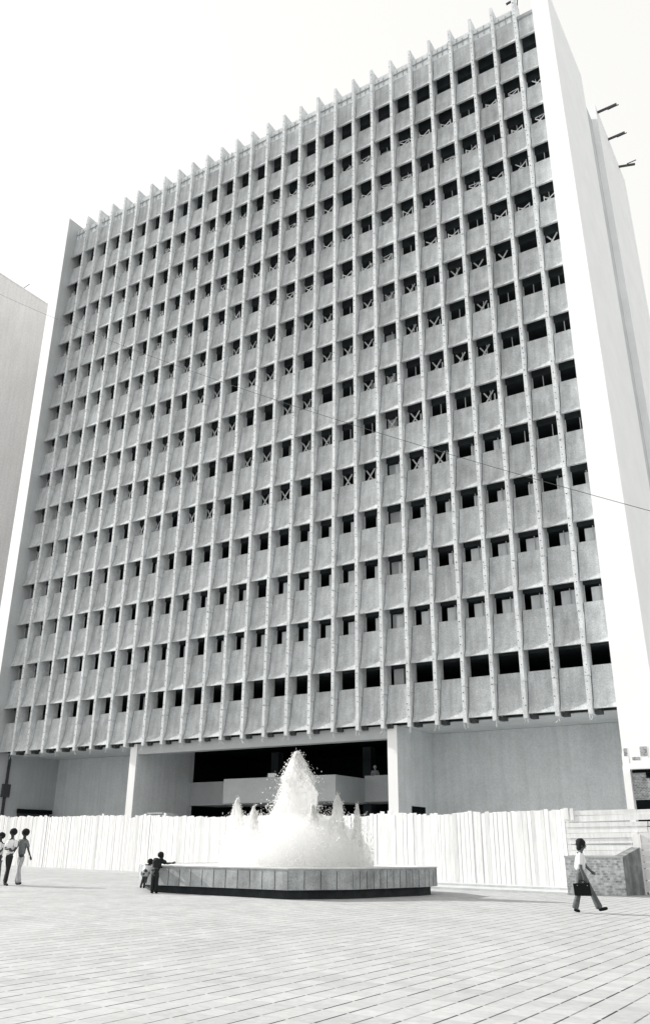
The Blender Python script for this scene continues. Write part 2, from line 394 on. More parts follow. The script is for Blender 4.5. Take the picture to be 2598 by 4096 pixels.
# windows
cam_p = Vector((CX, CY, CH))
cells = []
for k in range(1, 15):
    for i in range(NB):
        a, b = bay_x(i); zt = zb[k]; zs_ = zt - SILL
        cells.append(((Vector(((a + b) / 2, 0.9, zt - .5)) - cam_p).length, k, i, a, b, zs_, zt))
cells.sort()
def window_geo(fr, pn, br, k, i, a, b, z0, z1):
    w_ = b - a; y = 0.96
    vis = max(.3, w_ - (CX - a) / (y - CY) * y)      # part of the opening that the fins leave in view from the plaza
    wob = rng.random()
    if k not in (1, 14):
        t = 0.04
        fr.box(a, a + t, y - .03, y + .03, z0, z1); fr.box(b - t, b, y - .03, y + .03, z0, z1)
        fr.box(a, b, y - .03, y + .03, z0, z0 + .04)
        if k <= 5: fr.box(a + .62 * w_, a + .62 * w_ + .035, y - .05, y + .02, z0, z1 - .06)
        elif wob < .7: fr.box(a + .45 * w_, a + .45 * w_ + .03, y - .05, y + .02, z0, z1 - .06)
    if k in (2, 3):
        s = 0.28 if wob < .75 else 0.45
        e = 1.0 if rng.random() < .8 else 0.6
        pn.box(a + s * w_, a + e * w_ - .04, y + .04, y + .06, z0, z1 - .14)
    elif k in (4, 5):
        s = 0.56 if wob < .7 else 0.42
        if not (k == 5 and i > 24): pn.box(a + s * w_, b - .04, y + .04, y + .06, z0, z1 - .16)
    elif 6 <= k <= 9 and wob < .45:
        s = 0.62; pn.box(a + s * w_, b - .04, y + .25, y + .27, z0, z1 - .35 - .3 * rng.random())
    if k >= 5 and k < 14:
        p = {5: .5, 6: .65, 7: .7, 8: .75}.get(k, .8)
        if k <= 8 and i > 24: p = 0
        # timber cross braces; the same trade worked along runs of bays
        if math.sin(i * 1.7 + k * 2.3) * .5 + .5 < p:
            yy = y - .02
            if k <= 9:
                hw = min(.30, vis * .42) + .03 * rng.random(); c = a + max(vis * .5, hw) + rng.normal(0, .03)
                br.bar((c - hw, yy, z0), (c + hw, yy + .05, z1 - .05), .085, .04, (0, 1, 0))
                br.bar((c + hw, yy + .06, z0), (c - hw, yy + .1, z1 - .06), .085, .04, (0, 1, 0))
                if rng.random() < .6: br.bar((c + hw + .06, yy + .04, z0), (c + hw + .07, yy + .04, z1 - .3), .07, .04, (0, 1, 0))
            else:
                hw = min(.36, vis * .45); c = a + min(w_ - hw, vis * .55 + .1 + rng.normal(0, .04)); hh = .58 + rng.normal(0, .08); kind_ = rng.random(); tl = rng.normal(0, .04)
                yy = 0.70
                th_ = .062; U = (0, 1, 0)
                br.bar((c - hw, yy, z0 + .04), (c + hw, yy, z0 + hh + tl), th_, .03, U)
                br.bar((c + hw, yy + .03, z0), (c - hw, yy + .03, z0 + hh - .06 - tl), th_, .03, U)
                br.bar((c + hw, yy, z0), (c + hw, yy, z0 + hh + .04), th_, .03, U)
                if kind_ < .35: br.bar((c - hw, yy, z0), (c - hw, yy, z0 + hh), th_, .03, U)
                if kind_ > .55: br.bar((c - hw, yy, z0 + hh - tl), (c + hw, yy, z0 + hh + .02 + tl), .036, .03, U)
                if kind_ > .8:
                    e_ = min(c + hw + .5, b - .02)
                    br.bar((c + hw, yy, z0 + hh), (e_, yy, z0 + .1), th_, .03, U); br.bar((c + hw, yy + .03, z0), (e_, yy + .03, z0 + hh * .9), th_, .03, U)
fr_s, pn_s, br_s = MB(), MB(), MB(); nbr = 0; nwin = 0
for d, k, i, a, b, z0, z1 in cells:
    fr, pn, br = MB(), MB(), MB()
    window_geo(fr, pn, br, k, i, a, b, z0, z1)
    if fr.v and nwin < 100:
        wn_ = fr.build('window', M['frame'], T); nwin += 1
        if pn.v: pn.build('pane', M['blind'], wn_)
    else:
        for s_, d_ in ((fr_s, fr), (pn_s, pn)):
            n = len(s_.v); s_.v += d_.v; s_.f += [tuple(q + n for q in ff) for ff in d_.f]
    if br.v:
        if nbr < 100: br.build('cross_brace', M['timber'], T); nbr += 1
        else:
            n = len(br_s.v); br_s.v += br.v; br_s.f += [tuple(q + n for q in ff) for ff in br.f]
ws = tag(fr_s.build('window', M['frame'], T), kind='stuff')
tag(pn_s.build('pane', M['blind'], ws), kind='stuff')
if br_s.v: tag(br_s.build('cross_brace', M['timber'], T), kind='stuff')

# end walls (white front edge, grey flank)
def lerp(a, b, t): return a + (b - a) * t
def quadbox(m, P):  # 8 points
    m.poly(P, [(0, 3, 2, 1), (4, 5, 6, 7), (0, 1, 5, 4), (1, 2, 6, 5), (2, 3, 7, 6), (3, 0, 4, 7)])
ZT = 55.0; XW = 43.12; XO_B, XO_T = 44.90, 44.16       # outer face, foot and top
def slabx(m, x0b, x0t, y0, y1, x1b, x1t, z0, z1):
    quadbox(m, [(x0b, y0, z0), (x1b, y0, z0), (x1b, y1, z0), (x0b, y1, z0), (x0t, y0, z1), (x1t, y0, z1), (x1t, y1, z1), (x0t, y1, z1)])
m = MB(); slabx(m, XW + .005, XW + .005, -0.72, 7.6, XO_B, XO_T, -0.2, ZT); m.build('end_wall', M['sidewall'], T)
m = MB(); slabx(m, XW, XW, -0.76, -0.722, XO_B + .003, XO_T + .003, -0.2, ZT + .02); m.build('edge_panel', M['white'], T)
m = MB(); slabx(m, XW + .01, XW + .01, 7.602, 11.8, XO_B - .5, XO_T - .42, -0.2, ZT - .26); m.build('recess_strip', M['recess'], T)
m = MB(); slabx(m, XW + .005, XW + .005, 11.802, 21.5, XO_B, XO_T, -0.2, ZT + 1.15); m.build('end_wall', M['sidewall'], T)
m = MB(); m.box(XW + .01, XO_T - .45, 7.605, 8.6, ZT - .25, ZT + .1); m.build('roof_kerb', M['recess'], T)
# stub beams sticking out of the flank
for (y, z, l) in ((12.4, 55.75, 1.5), (15.7, 55.85, 1.35), (19.2, 55.95, 1.3)):
    m = MB(); m.bar((XO_T - .3, y, z), (XO_T + l, y - .05, z + (.0 if y < 19 else -.5)), .13, .16)
    m.bar((XO_T + l * .5, y + .18, z + .05), (XO_T + l + .12, y + .2, z + .12), .07, .05); m.build('stub_beam', M['metal'], T)
m = MB(); m.bar((40.7, 2.0, 58.6), (41.9, 2.0, 58.75), .12, .12); m.bar((41.6, 1.2, 56.0), (41.6, 1.9, 58.8), .06); m.build('roof_bar', M['metal'], T)
# left end wall
m = MB(); slabx(m, -2.85, -2.85, -0.70, 20, XL - .005, XL - .005, -0.2, 56.4); m.build('end_wall', M['endwall'], T)
m = MB(); slabx(m, -2.75, -2.75, -0.74, -0.702, XL - .003, XL - .003, -0.2, 56.42); m.build('edge_panel', M['white'], T)
m = MB(); m.box(-1.55, -1.46, 1.1, 1.30, 0.3, 7.60); m.box(-1.54, -1.35, .85, 1.5, 4.6, 5.5); m.build('dark_gap_strip', M['metal'], T)  # dark strip and block added in place of the shaded gap beside the wall

# porch level
m = MB(); m.box(XL, XR, 0.96, 6.3, 7.60, 7.645); m.build('porch_ceiling', M['innerwall'], T)
for i in range(27):
    pass
m = MB(); m.box(XL, 11.48, 5.9, 6.2, -0.2, 7.59); m.build('porch_wall', M['innerwall'], T)
m = MB(); m.box(31.12, XR, 4.95, 6.2, -0.2, 7.59); m.build('porch_wall', M['innerwall'], T)
for x0 in (11.48, 30.55):
    m = MB(); m.box(x0, x0 + .57, 0.47, 6.2, -0.2, 7.59); pw = m.build('porch_pier', M['innerwall'], T)
    m = MB(); m.box(x0 - .003, x0 + .573, 0.43, 0.468, -0.2, 7.595); m.build('edge_panel', M['white'], pw)
m = MB(); m.box(12.055, 30.545, 0.48, 1.1, 6.93, 7.59); m.build('porch_beam', M['balcony'], T)
# dark blocks standing in for the shaded gaps between beam and panels
for i in range(27):
    m = MB(); x = i * SP + .1; m.box(x + .15, x + .45, .3, .75, 7.43, 7.62); m.build('gap_shade_block', M['metal'], T)
# dark hall behind the porch
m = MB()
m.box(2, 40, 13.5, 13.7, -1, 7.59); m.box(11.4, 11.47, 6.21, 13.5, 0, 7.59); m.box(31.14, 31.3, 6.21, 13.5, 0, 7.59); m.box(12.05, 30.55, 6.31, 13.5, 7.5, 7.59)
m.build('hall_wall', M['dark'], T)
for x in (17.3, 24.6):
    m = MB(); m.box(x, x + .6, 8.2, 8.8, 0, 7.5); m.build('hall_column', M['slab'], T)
# balcony
m = MB()
zt_, zb_ = 5.45, 3.98
m.box(12.06, 17.9, 5.95, 6.10, zb_, zt_ + .05)
m.prism([(17.75, 2.5), (26.0, 2.5), (26.0, 6.1), (17.75, 6.1)], 3.88, 4.1, 'Z')
m.box(17.75, 26.0, 2.5, 2.65, 4.1, 5.34); m.box(25.85, 26.0, 2.655, 6.10, 4.1, 5.34); m.box(17.75, 17.9, 2.655, 5.945, 4.1, 5.34)
m.box(26.003, 30.54, 5.95, 6.10, zb_, zt_ + .05)
m.box(12.06, 30.54, 6.11, 9, 3.98, 4.15)
m.build('balcony', M['balcony'], T)
# doors seen over the fence
m = MB(); m.box(-1.57, -1.50, 2.55, 5.5, 0.2, 3.78); dd = m.build('door', M['metal'], T)
m = MB(); m.box(-1.499, -1.3, 2.45, 5.6, 3.55, 3.84); m.build('lintel', M['dark'], dd)
m = MB(); m.box(31.121, 31.15, 2.0, 3.65, 0.1, 3.5); m.build('door', M['dark'], T)

# ------------------------------------------------------------------ neighbour on the left
LB = thing('neighbouring_block', 'plain beige grey windowless building at the left edge, beyond the white wall edge', 'building', (-16, 0, 0))
m = MB(); m.box(-22, 0, 0.0, 40, -0.2, 57.9); m.build('wall', M['leftb'], LB)
m = MB(); m.box(-22.05, 0.03, -0.05, 40.05, 57.905, 58.05); m.build('coping', M['leftb'], LB)
m = MB(); m.bar((-0.2, 5.5, 58.0), (0.0, 6.15, 59.0), .06); m.build('roof_pole', M['metal'], LB)
# cable
m = MB(); pts = []
P0 = Vector((9.0, -14, 35.65)); P1 = Vector((50.5, -14, 10.35))
for s in range(41):
    t = s / 40; p = P0.lerp(P1, t); p.z -= 4 * 1.0 * t * (1 - t) * 0.9; pts.append(p)
ext = [Vector((-16, -12, 55))] + pts + [Vector((64, -14, 8))]
m.tube(ext, 0.011, 5)
tag(m.build('overhead_cable', M['metal']), 'thin dark cable sagging diagonally across the tower front', 'cable')

# ------------------------------------------------------------------ ruin on the right
RB = thing('ruined_house', 'small broken brick house with notched top at the right edge behind the fence', 'building', (43.6, -3, 0))
Y0 = 0.0
m = MB()
out = [(0.0, -0.1), (3.6, -0.1), (3.6, 5.0), (2.4, 5.0), (2.4, 5.2), (1.6, 5.2), (1.6, 5.0), (1.08, 5.0), (1.08, 5.46), (0.75, 5.46), (0.75, 5.05), (0.40, 5.05), (0.40, 4.82), (0.26, 4.80), (0.26, 5.42), (0.08, 5.42), (0.0, 5.2)]
n = len(out)
m.poly([(x, 0, z) for x, z in out] + [(x, 0.3, z) for x, z in out], [tuple(range(n)), tuple(range(n, 2 * n))[::-1]] + [(i, i + n, (i + 1) % n + n, (i + 1) % n) for i in range(n)])
m.build('wall', M['white'], RB)
for a_ in ((0.10, 0.25, -0.012, 0.31, 5.12, 5.43), (0.77, 1.06, -0.012, 0.31, 5.08, 5.47), (0.42, 0.74, -.014, .31, 4.93, 5.06)):
    m = MB(); m.box(*a_); m.build('brick_patch', M['brick'], RB)
m = MB(); m.box(0.32, 3.5, -0.03, -0.004, 3.36, 4.5); m.build('brick_panel', M['brick'], RB)
m = MB(); m.box(0.30, 3.6, -0.35, 0.0, 4.55, 4.66); m.build('eave', M['white'], RB)
for a_ in ((0.36, 3.5, -0.05, -0.034, 4.42, 4.54), (0.9, 3.5, -0.06, -0.035, 4.2, 4.415), (0.36, 3.4, -0.04, -0.006, 2.2, 3.34)):  # upper strips paint the eave's cast shadow; the lowest is a real void
    m = MB(); m.box(*a_); m.build('eave_shadow_and_opening', M['dark'], RB)
m = MB(); m.box(0.0, 0.29, -0.13, -0.002, -.1, 4.7); m.build('pilaster', M['white'], RB)

# ------------------------------------------------------------------ fences
F = thing('board_fence', 'long whitewashed hoarding of upright boards running across behind the fountain', 'fence', (0, 0, 0))
poly = [(-9, -4.2), (9.5, -4.80), (19.4, -5.60), (29.7, -6.85), (37.2, -7.75), (42.42, -8.05)]
hts = [2.86, 2.80, 2.73, 2.64, 2.68, 2.82]
b_ = MB(); back = MB(); jump = 0
for si in range(5):
    A = Vector((*poly[si], 0)); B = Vector((*poly[si + 1], 0)); L_ = (B - A).length; t = (B - A) / L_; nrm = Vector((t.y, -t.x, 0))
    s = 0
    while s < L_ - 0.02:
        wd = min(0.17 + rng.normal(0, .022), L_ - s); wd = max(wd, .05)
        frac = (s + wd / 2) / L_
        x = A.x + t.x * s
        if rng.random() < .12: jump = rng.normal(0, .035)
        top = lerp(hts[si], hts[si + 1], frac) + jump + rng.normal(0, .02) + (0.10 if rng.random() < .05 else 0)
        gap = abs(rng.normal(0.006, .005)) if x > 30 else abs(rng.normal(0.002, .003))
        if rng.random() < (.12 if x > 30 else .04): gap += .010
        p0 = A + t * (s + gap / 2); p1 = A + t * (s + wd - gap / 2)
        tw = rng.normal(0, .006); off = rng.normal(0, .004)
        lean = rng.normal(0, .006)
        th = .028
        q = []
        for (zz, l) in ((gz(x) + (0.12 if x > 24 else 0.02) - .05, 0), (gz(x) + top, lean)):
            for pp, oo, hh_ in ((p0, -tw + off, 0), (p1, tw + off, 0), (p1, tw + off - th, 0), (p0, -tw + off - th, 0)):
                v = pp + nrm * (-oo if False else oo) + t * l; q.append((v.x, v.y, zz + (rng.normal(0, .012) if zz > 1 else 0)))
        quadbox(b_, q)
        s += wd
    for hz_ in (0.5, 1.5, 2.35):
        back.bar(A + Vector((0, .10, gz(A.x) + hz_)), B + Vector((0, .10, gz(B.x) + hz_)), .05, .09)
b_.build('boards', M['fence'], F); back.build('rails', M['post'], F)
m = MB()
x = -8.5
while x < 42.3:
    for si in range(5):
        if poly[si][0] <= x < poly[si + 1][0]:
            y = lerp(poly[si][1], poly[si + 1][1], (x - poly[si][0]) / (poly[si + 1][0] - poly[si][0]))
    m = MB(); m.bar((x, y + .2, gz(x)), (x, y + .2, gz(x) + 2.4), .09); x += 2.4; m.build('post', M['post'], F)

F2 = thing('plank_fence', 'whitewashed fence of sloping horizontal planks behind the stone planter on the right', 'fence', (42.5, -8.25, 0))
m = MB(); gp = MB(); z = 0.05; L_ = 6.5
while z < 2.72:
    hh = 0.19 + rng.normal(0, .02); xs = 0.0
    while xs < L_:
        le = min(1.6 + rng.random() * 2.2, L_ - xs + .01)
        til = 0.012 + rng.normal(0, .006); off = rng.normal(0, .012)
        zz = z + xs * .008 + rng.normal(0, .006)
        m.poly([(xs, off, zz), (xs + le - .015, off + rng.normal(0, .006), zz + til * le), (xs + le - .015, off + .03, zz + til * le), (xs, off + .03, zz),
                (xs, off - .012, zz + hh - .022), (xs + le - .015, off - .01, zz + hh - .022 + til * le), (xs + le - .015, off + .02, zz + hh - .022 + til * le), (xs, off + .02, zz + hh - .022)],
               [(0, 3, 2, 1), (4, 5, 6, 7), (0, 1, 5, 4), (1, 2, 6, 5), (2, 3, 7, 6), (3, 0, 4, 7)])
        xs += le
    z += hh
m.build('planks', M['fence'], F2)
for x in (0.02, 0.35, 2.2, 4.2, 6.2):
    m = MB(); m.box(x, x + .1, .05, .14, -.1, 2.6); m.build('post', M['fence'], F2)
for a_ in ((-.02, .15, -.05, -.022, 2.45, 2.86), (.22, .34, -.05, -.022, 2.42, 2.84), (2.35, 2.62, -0.06, -.03, 0, 1.95)):
    m = MB(); m.box(*a_); m.build('end_board', M['fence'], F2)

# ------------------------------------------------------------------ planter block
PB = thing('stone_planter', 'waist high rubble stone planter block with pale top and raised right end', 'planter', (43.04, -10.48, 0))
A = [(0, 0), (1.69, 1.11), (2.06, 2.38), (0.16, 1.95)]
m = MB(); m.prism(A, -0.1, 1.17, 'Z'); m.build('stone_wall', M['rubble'], PB)
def inset(P, d):
    c = Vector((sum(p[0] for p in P) / len(P), sum(p[1] for p in P) / len(P)))
    return [tuple(c + (Vector(p) - c) * (1 + d)) for p in P]
m = MB(); m.prism(inset(A, .025), 1.172, 1.23, 'Z'); m.build('coping', M['cap'], PB)
m = MB()
a = Vector((1.69, 1.11)); b = Vector((2.06, 2.38)); d = (b - a).normalized(); nn = Vector((d.y, -d.x))
p = [a - d * .03 + nn * .02, b + d * .05 + nn * .02, b + d * .05 - nn * .26, a - d * .03 - nn * .3]
zt4 = [1.22, 1.58, 1.60, 1.25]
quadbox(m, [(*q, -.1) for q in p] + [(p[i][0], p[i][1], zt4[i]) for i in range(4)])
m.build('wing_wall', mat('stained_render', 0.22, .05, amp=.4, scale=2.5, streak=.3, bump=.3), PB)

# ------------------------------------------------------------------ fountain
FT = thing('fountain', 'low many sided stone faced fountain basin on a dark recessed plinth', 'fountain', (35.6, -16, gz(35.6)))
Lc, Ac, Bc, Cc_, Dc = (32.15, -19.20), (37.60, -19.20), (38.84, -17.60), (39.72, -14.55), (39.72, -13.65)
rim = [Lc, Ac, Bc, Cc_, Dc, (38.3, -12.3), (34.6, -11.6), (31.3, -13.6), (30.0, -17.3)]
ctr = Vector((35.4, -15.8))
rl = [(x - 35.6, y + 16) for x, y in rim]
def scaled(P, k_): 
    c = Vector((ctr.x - 35.6, ctr.y + 16)); return [tuple(c + (Vector(q) - c) * k_) for q in P]
ZR0, ZR1 = 0.235, 0.785
outer, inner = rl, scaled(rl, 0.93)
n = len(rl); m = MB()
pts = [(x, y, ZR0) for x, y in outer] + [(x, y, ZR1) for x, y in outer] + [(x, y, ZR1) for x, y in inner] + [(x, y, ZR0) for x, y in inner]
fs = []
for i in range(n):
    j = (i + 1) % n
    fs += [(i, j, j + n, i + n), (i + n, j + n, j + 2 * n, i + 2 * n), (i + 2 * n, j + 2 * n, j + 3 * n, i + 3 * n), (i + 3 * n, j + 3 * n, j, i)]
m.poly(pts, fs); basin = m.build('rim', M['tile'], FT)
m = MB(); m.prism(scaled(rl, 0.955), -0.12, ZR0 - .002, 'Z'); m.build('plinth', M['plinth'], FT)
m = MB(); m.prism(scaled(rl, 0.925), ZR0, 0.80, 'Z'); m.build('basin_water', M['water'], FT)
# slab joints and coping lip
m = MB(); cp = MB()
widths = [.45, .47, .30, .30, .45, .45, .45, .45, .45]
for i in range(n):
    a = Vector(rl[i]); b = Vector(rl[(i + 1) % n]); L_ = (b - a).length; d = (b - a) / L_; nn = Vector((d.y, -d.x))
    k_ = max(1, round(L_ / widths[i]))
    for q in range(k_):
        p = a + d * (L_ * q / k_); ww = .009 if q else .004
        v = [p - d * ww + nn * .003, p + d * ww + nn * .003, p + d * ww - nn * .02, p - d * ww - nn * .02]
        quadbox(m, [(*c, ZR0 + .01) for c in v] + [(*c, ZR1 - .05) for c in v])
    v = [a + nn * .015, b + nn * .015, b - nn * .30, a - nn * .30]
    quadbox(cp, [(*c, ZR1 + .001) for c in v] + [(*c, ZR1 + .035) for c in v])
m.build('slab_joints', M['joint'], basin)
cpo = scaled(rl, 1.006); cpi = scaled(rl, .90); m = MB()
pts = [(x, y, ZR1 + .002) for x, y in cpo] + [(x, y, ZR1 + .036) for x, y in cpo] + [(x, y, ZR1 + .036) for x, y in cpi] + [(x, y, ZR1 + .002) for x, y in cpi]
m.poly(pts, fs); m.build('coping', M['cap'], FT)

def droplets(P, D, s, el):
    c = len(P); D = D / (np.linalg.norm(D, axis=1)[:, None] + 1e-9)
    a1 = np.cross(D, np.array([0.3, 0.9, 0.1])); a1 /= np.linalg.norm(a1, axis=1)[:, None] + 1e-9
    a2 = np.cross(D, a1); V = np.empty((c, 4, 3)); ph = rng.random(c) * 6.28
    V[:, 0] = P + D * (s * el)[:, None]
    for q in range(3):
        an = ph + q * 2.094
        V[:, q + 1] = P - D * (s * el * .6)[:, None] + (a1 * np.cos(an)[:, None] + a2 * np.sin(an)[:, None]) * s[:, None]
    me = bpy.data.meshes.new('water'); me.vertices.add(c * 4); me.vertices.foreach_set('co', V.ravel())
    tri = np.array([[0, 1, 2], [0, 2, 3], [0, 3, 1], [1, 3, 2]]); idx = (np.arange(c)[:, None, None] * 4 + tri[None]).ravel()
    me.loops.add(c * 12); me.loops.foreach_set('vertex_index', idx.astype(np.int32))
    me.polygons.add(c * 4); me.polygons.foreach_set('loop_start', np.arange(0, c * 12, 3, dtype=np.int32))
    me.update(calc_edges=True); me.materials.append(M['spray']); return me
# water jets: dense pointed plumes of droplets
def jet(x, y, zbase, ztop, R, count, label, size=1.0, ex=.62):
    c = count; h = ztop - zbase
    t = rng.random(c) ** 1.35                       # 0 at the tip, 1 at the basin
    env = R * (t ** ex) * (1 + .10 * np.sin(t * 23 + x * 5) + .06 * np.sin(t * 51 + y))
    an = rng.random(c) * 6.283
    # ragged lobes round the plume
    env = env * (1 + .16 * np.sin(3 * an + t * 9 + x) + .10 * np.sin(7 * an - t * 17))
    rad = env * (.80 + .24 * rng.random(c)) + .015
    out = rng.random(c) < .04 + .05 * (t > .1)                      # drops torn loose from the plume
    rad = np.where(out, env * (1.0 + np.abs(rng.normal(0, .30, c))) + .03, rad)
    z = ztop - t * h + np.where(out, np.abs(rng.normal(0, .05, c)), 0)
    P = np.stack([x + rad * np.cos(an), y + rad * np.sin(an), z], 1)
    D = np.stack([np.cos(an) * .25, np.sin(an) * .25, -np.ones(c)], 1)
    s = (0.007 + 0.012 * rng.random(c) ** 2) * size * np.where(out, 1.3, .8)
    me = droplets(P, D, s, np.where(out, 1.0, 1.2 + 2.2 * rng.random(c)))
    # unbroken white water in the middle of the plume
    nr, ns = 46, 26; vs = []; fs_ = []; ph1, ph2 = rng.random(2) * 6
    for i_ in range(nr + 1):
        t_ = (i_ + .6) / (nr + .6); e_ = R * t_ ** ex * .90
        for j_ in range(ns):
            a_ = 6.2832 * j_ / ns
            k_ = 1 + .16 * math.sin(t_ * 15 + ph1) * math.cos(a_ + ph2) + .12 * math.sin(3 * a_ + t_ * 9 + x) + .08 * math.sin(7 * a_ - t_ * 17) + .025 * rng.normal()
            vs.append((x + e_ * k_ * math.cos(a_), y + e_ * k_ * math.sin(a_), ztop - t_ * h + .015 * rng.normal()))
    for i_ in range(nr):
        for j_ in range(ns):
            a_ = i_ * ns + j_; b2 = i_ * ns + (j_ + 1) % ns; fs_.append((a_, b2, b2 + ns, a_ + ns))
    bmx = bmesh.new(); bmx.from_mesh(me); off = len(bmx.verts)
    nv = [bmx.verts.new(v) for v in vs]
    for f_ in fs_: bmx.faces.new([nv[q_] for q_ in f_]).smooth = True
    bmx.to_mesh(me); bmx.free()
    o = bpy.data.objects.new('water_jet', me); me.name = 'water_jet'; COL.objects.link(o)
    return tag(o, label, 'water jet', 'jets of the fountain')
zb_w = 0.72
jet(35.70, -16.0, zb_w, 4.50, 1.12, 16000, 'tallest central jet of white water in the fountain', 1.15, ex=.58)
jet(33.42, -16.3, zb_w, 3.00, .40, 5000, 'short forked jet of water farthest left in the fountain')
jet(34.30, -15.0, zb_w, 2.50, .26, 3500, 'lowest jet of water, between the forked jet and the tall central one')
jet(34.95, -17.4, zb_w, 2.66, .34, 4000, 'short jet of water close against the left side of the central jet')
jet(36.75, -16.6, zb_w, 2.72, .36, 4000, 'short jet of water close against the right side of the central jet')
jet(37.40, -16.1, zb_w, 3.04, .42, 5000, 'pointed jet of water second tallest, right of the central one')
jet(38.02, -15.9, zb_w, 2.74, .22, 3000, 'thin jet of water farthest right in the fountain')
# loose spray hanging over the basin
c = 30000
ra = np.sqrt(rng.random(c)) * 2.75; an = rng.random(c) * 6.283
P_ = np.stack([35.7 + ra * np.cos(an) * 1.0, -16 + ra * np.sin(an) * .8, .74 + np.minimum(rng.exponential(.60, c), 3.0) * (1.0 - .25 * (ra / 2.75) ** 4)], 1)
keep = P_[:, 2] < 2.55; P_ = P_[keep]; c = len(P_)
me = droplets(P_, np.stack([rng.normal(0, .15, c), rng.normal(0, .15, c), -np.ones(c)], 1), .007 + .012 * rng.random(c) ** 2, 1 + 2.5 * rng.random(c))
o = bpy.data.objects.new('spray', me); COL.objects.link(o); tag(o, kind='stuff')
vm_ = bpy.data.materials.new('fine_spray'); vm_.use_nodes = True
vm_.node_tree.nodes.remove(vm_.node_tree.nodes['Principled BSDF'])
vp = vm_.node_tree.nodes.new('ShaderNodeVolumePrincipled'); vp.inputs['Color'].default_value = (1, 1, 1, 1); vp.inputs['Density'].default_value = 1.3
vm_.node_tree.links.new(vp.outputs[0], vm_.node_tree.nodes['Material Output'].inputs[1])
m = MB(); ell(m, (35.7, -16.0, 0.83), 2.75, 2.2, 1.75, 28, 14)
m.v = [(a_, b_, max(c_, .83)) for a_, b_, c_ in m.v]
o = m.build('fine_spray', vm_, smooth=True); tag(o, kind='stuff')

# ------------------------------------------------------------------ people
def skin(name, chains, m, parent, sub=1):
    """chains: list of dict(pts=[(x,y,z,r)...], at=index into all verts or None)"""
    me = bpy.data.meshes.new(name); vs = []; es = []; rs = []; roots = []
    for ch in chains:
        prev = ch.get('at')
        if prev is None: roots.append(len(vs))
        for p in ch['pts']:
            vs.append(p[:3]); rs.append(p[3]); i = len(vs) - 1
            if prev is not None: es.append((prev, i))
            prev = i
        ch['end'] = prev
    me.from_pydata(vs, es, []); o = bpy.data.objects.new(name, me); COL.objects.link(o)
    md = o.modifiers.new('s', 'SKIN'); md.use_smooth_shade = True
    lay = me.skin_vertices[0].data
    for i, r_ in enumerate(rs):
        rr_ = r_ if isinstance(r_, tuple) else (r_, r_)
        lay[i].radius = rr_; lay[i].use_root = i in roots
    sb = o.modifiers.new('u', 'SUBSURF'); sb.levels = sub; sb.render_levels = sub
    dg = bpy.context.evaluated_depsgraph_get(); dg.update()
    nm = bpy.data.meshes.new_from_object(o.evaluated_get(dg)); nm.name = name; nm.materials.clear(); nm.materials.append(m)
    bpy.data.objects.remove(o); bpy.data.meshes.remove(me)
    for p in nm.polygons: p.use_smooth = True
    o = bpy.data.objects.new(name, nm); COL.objects.link(o); o.parent = parent
    return o

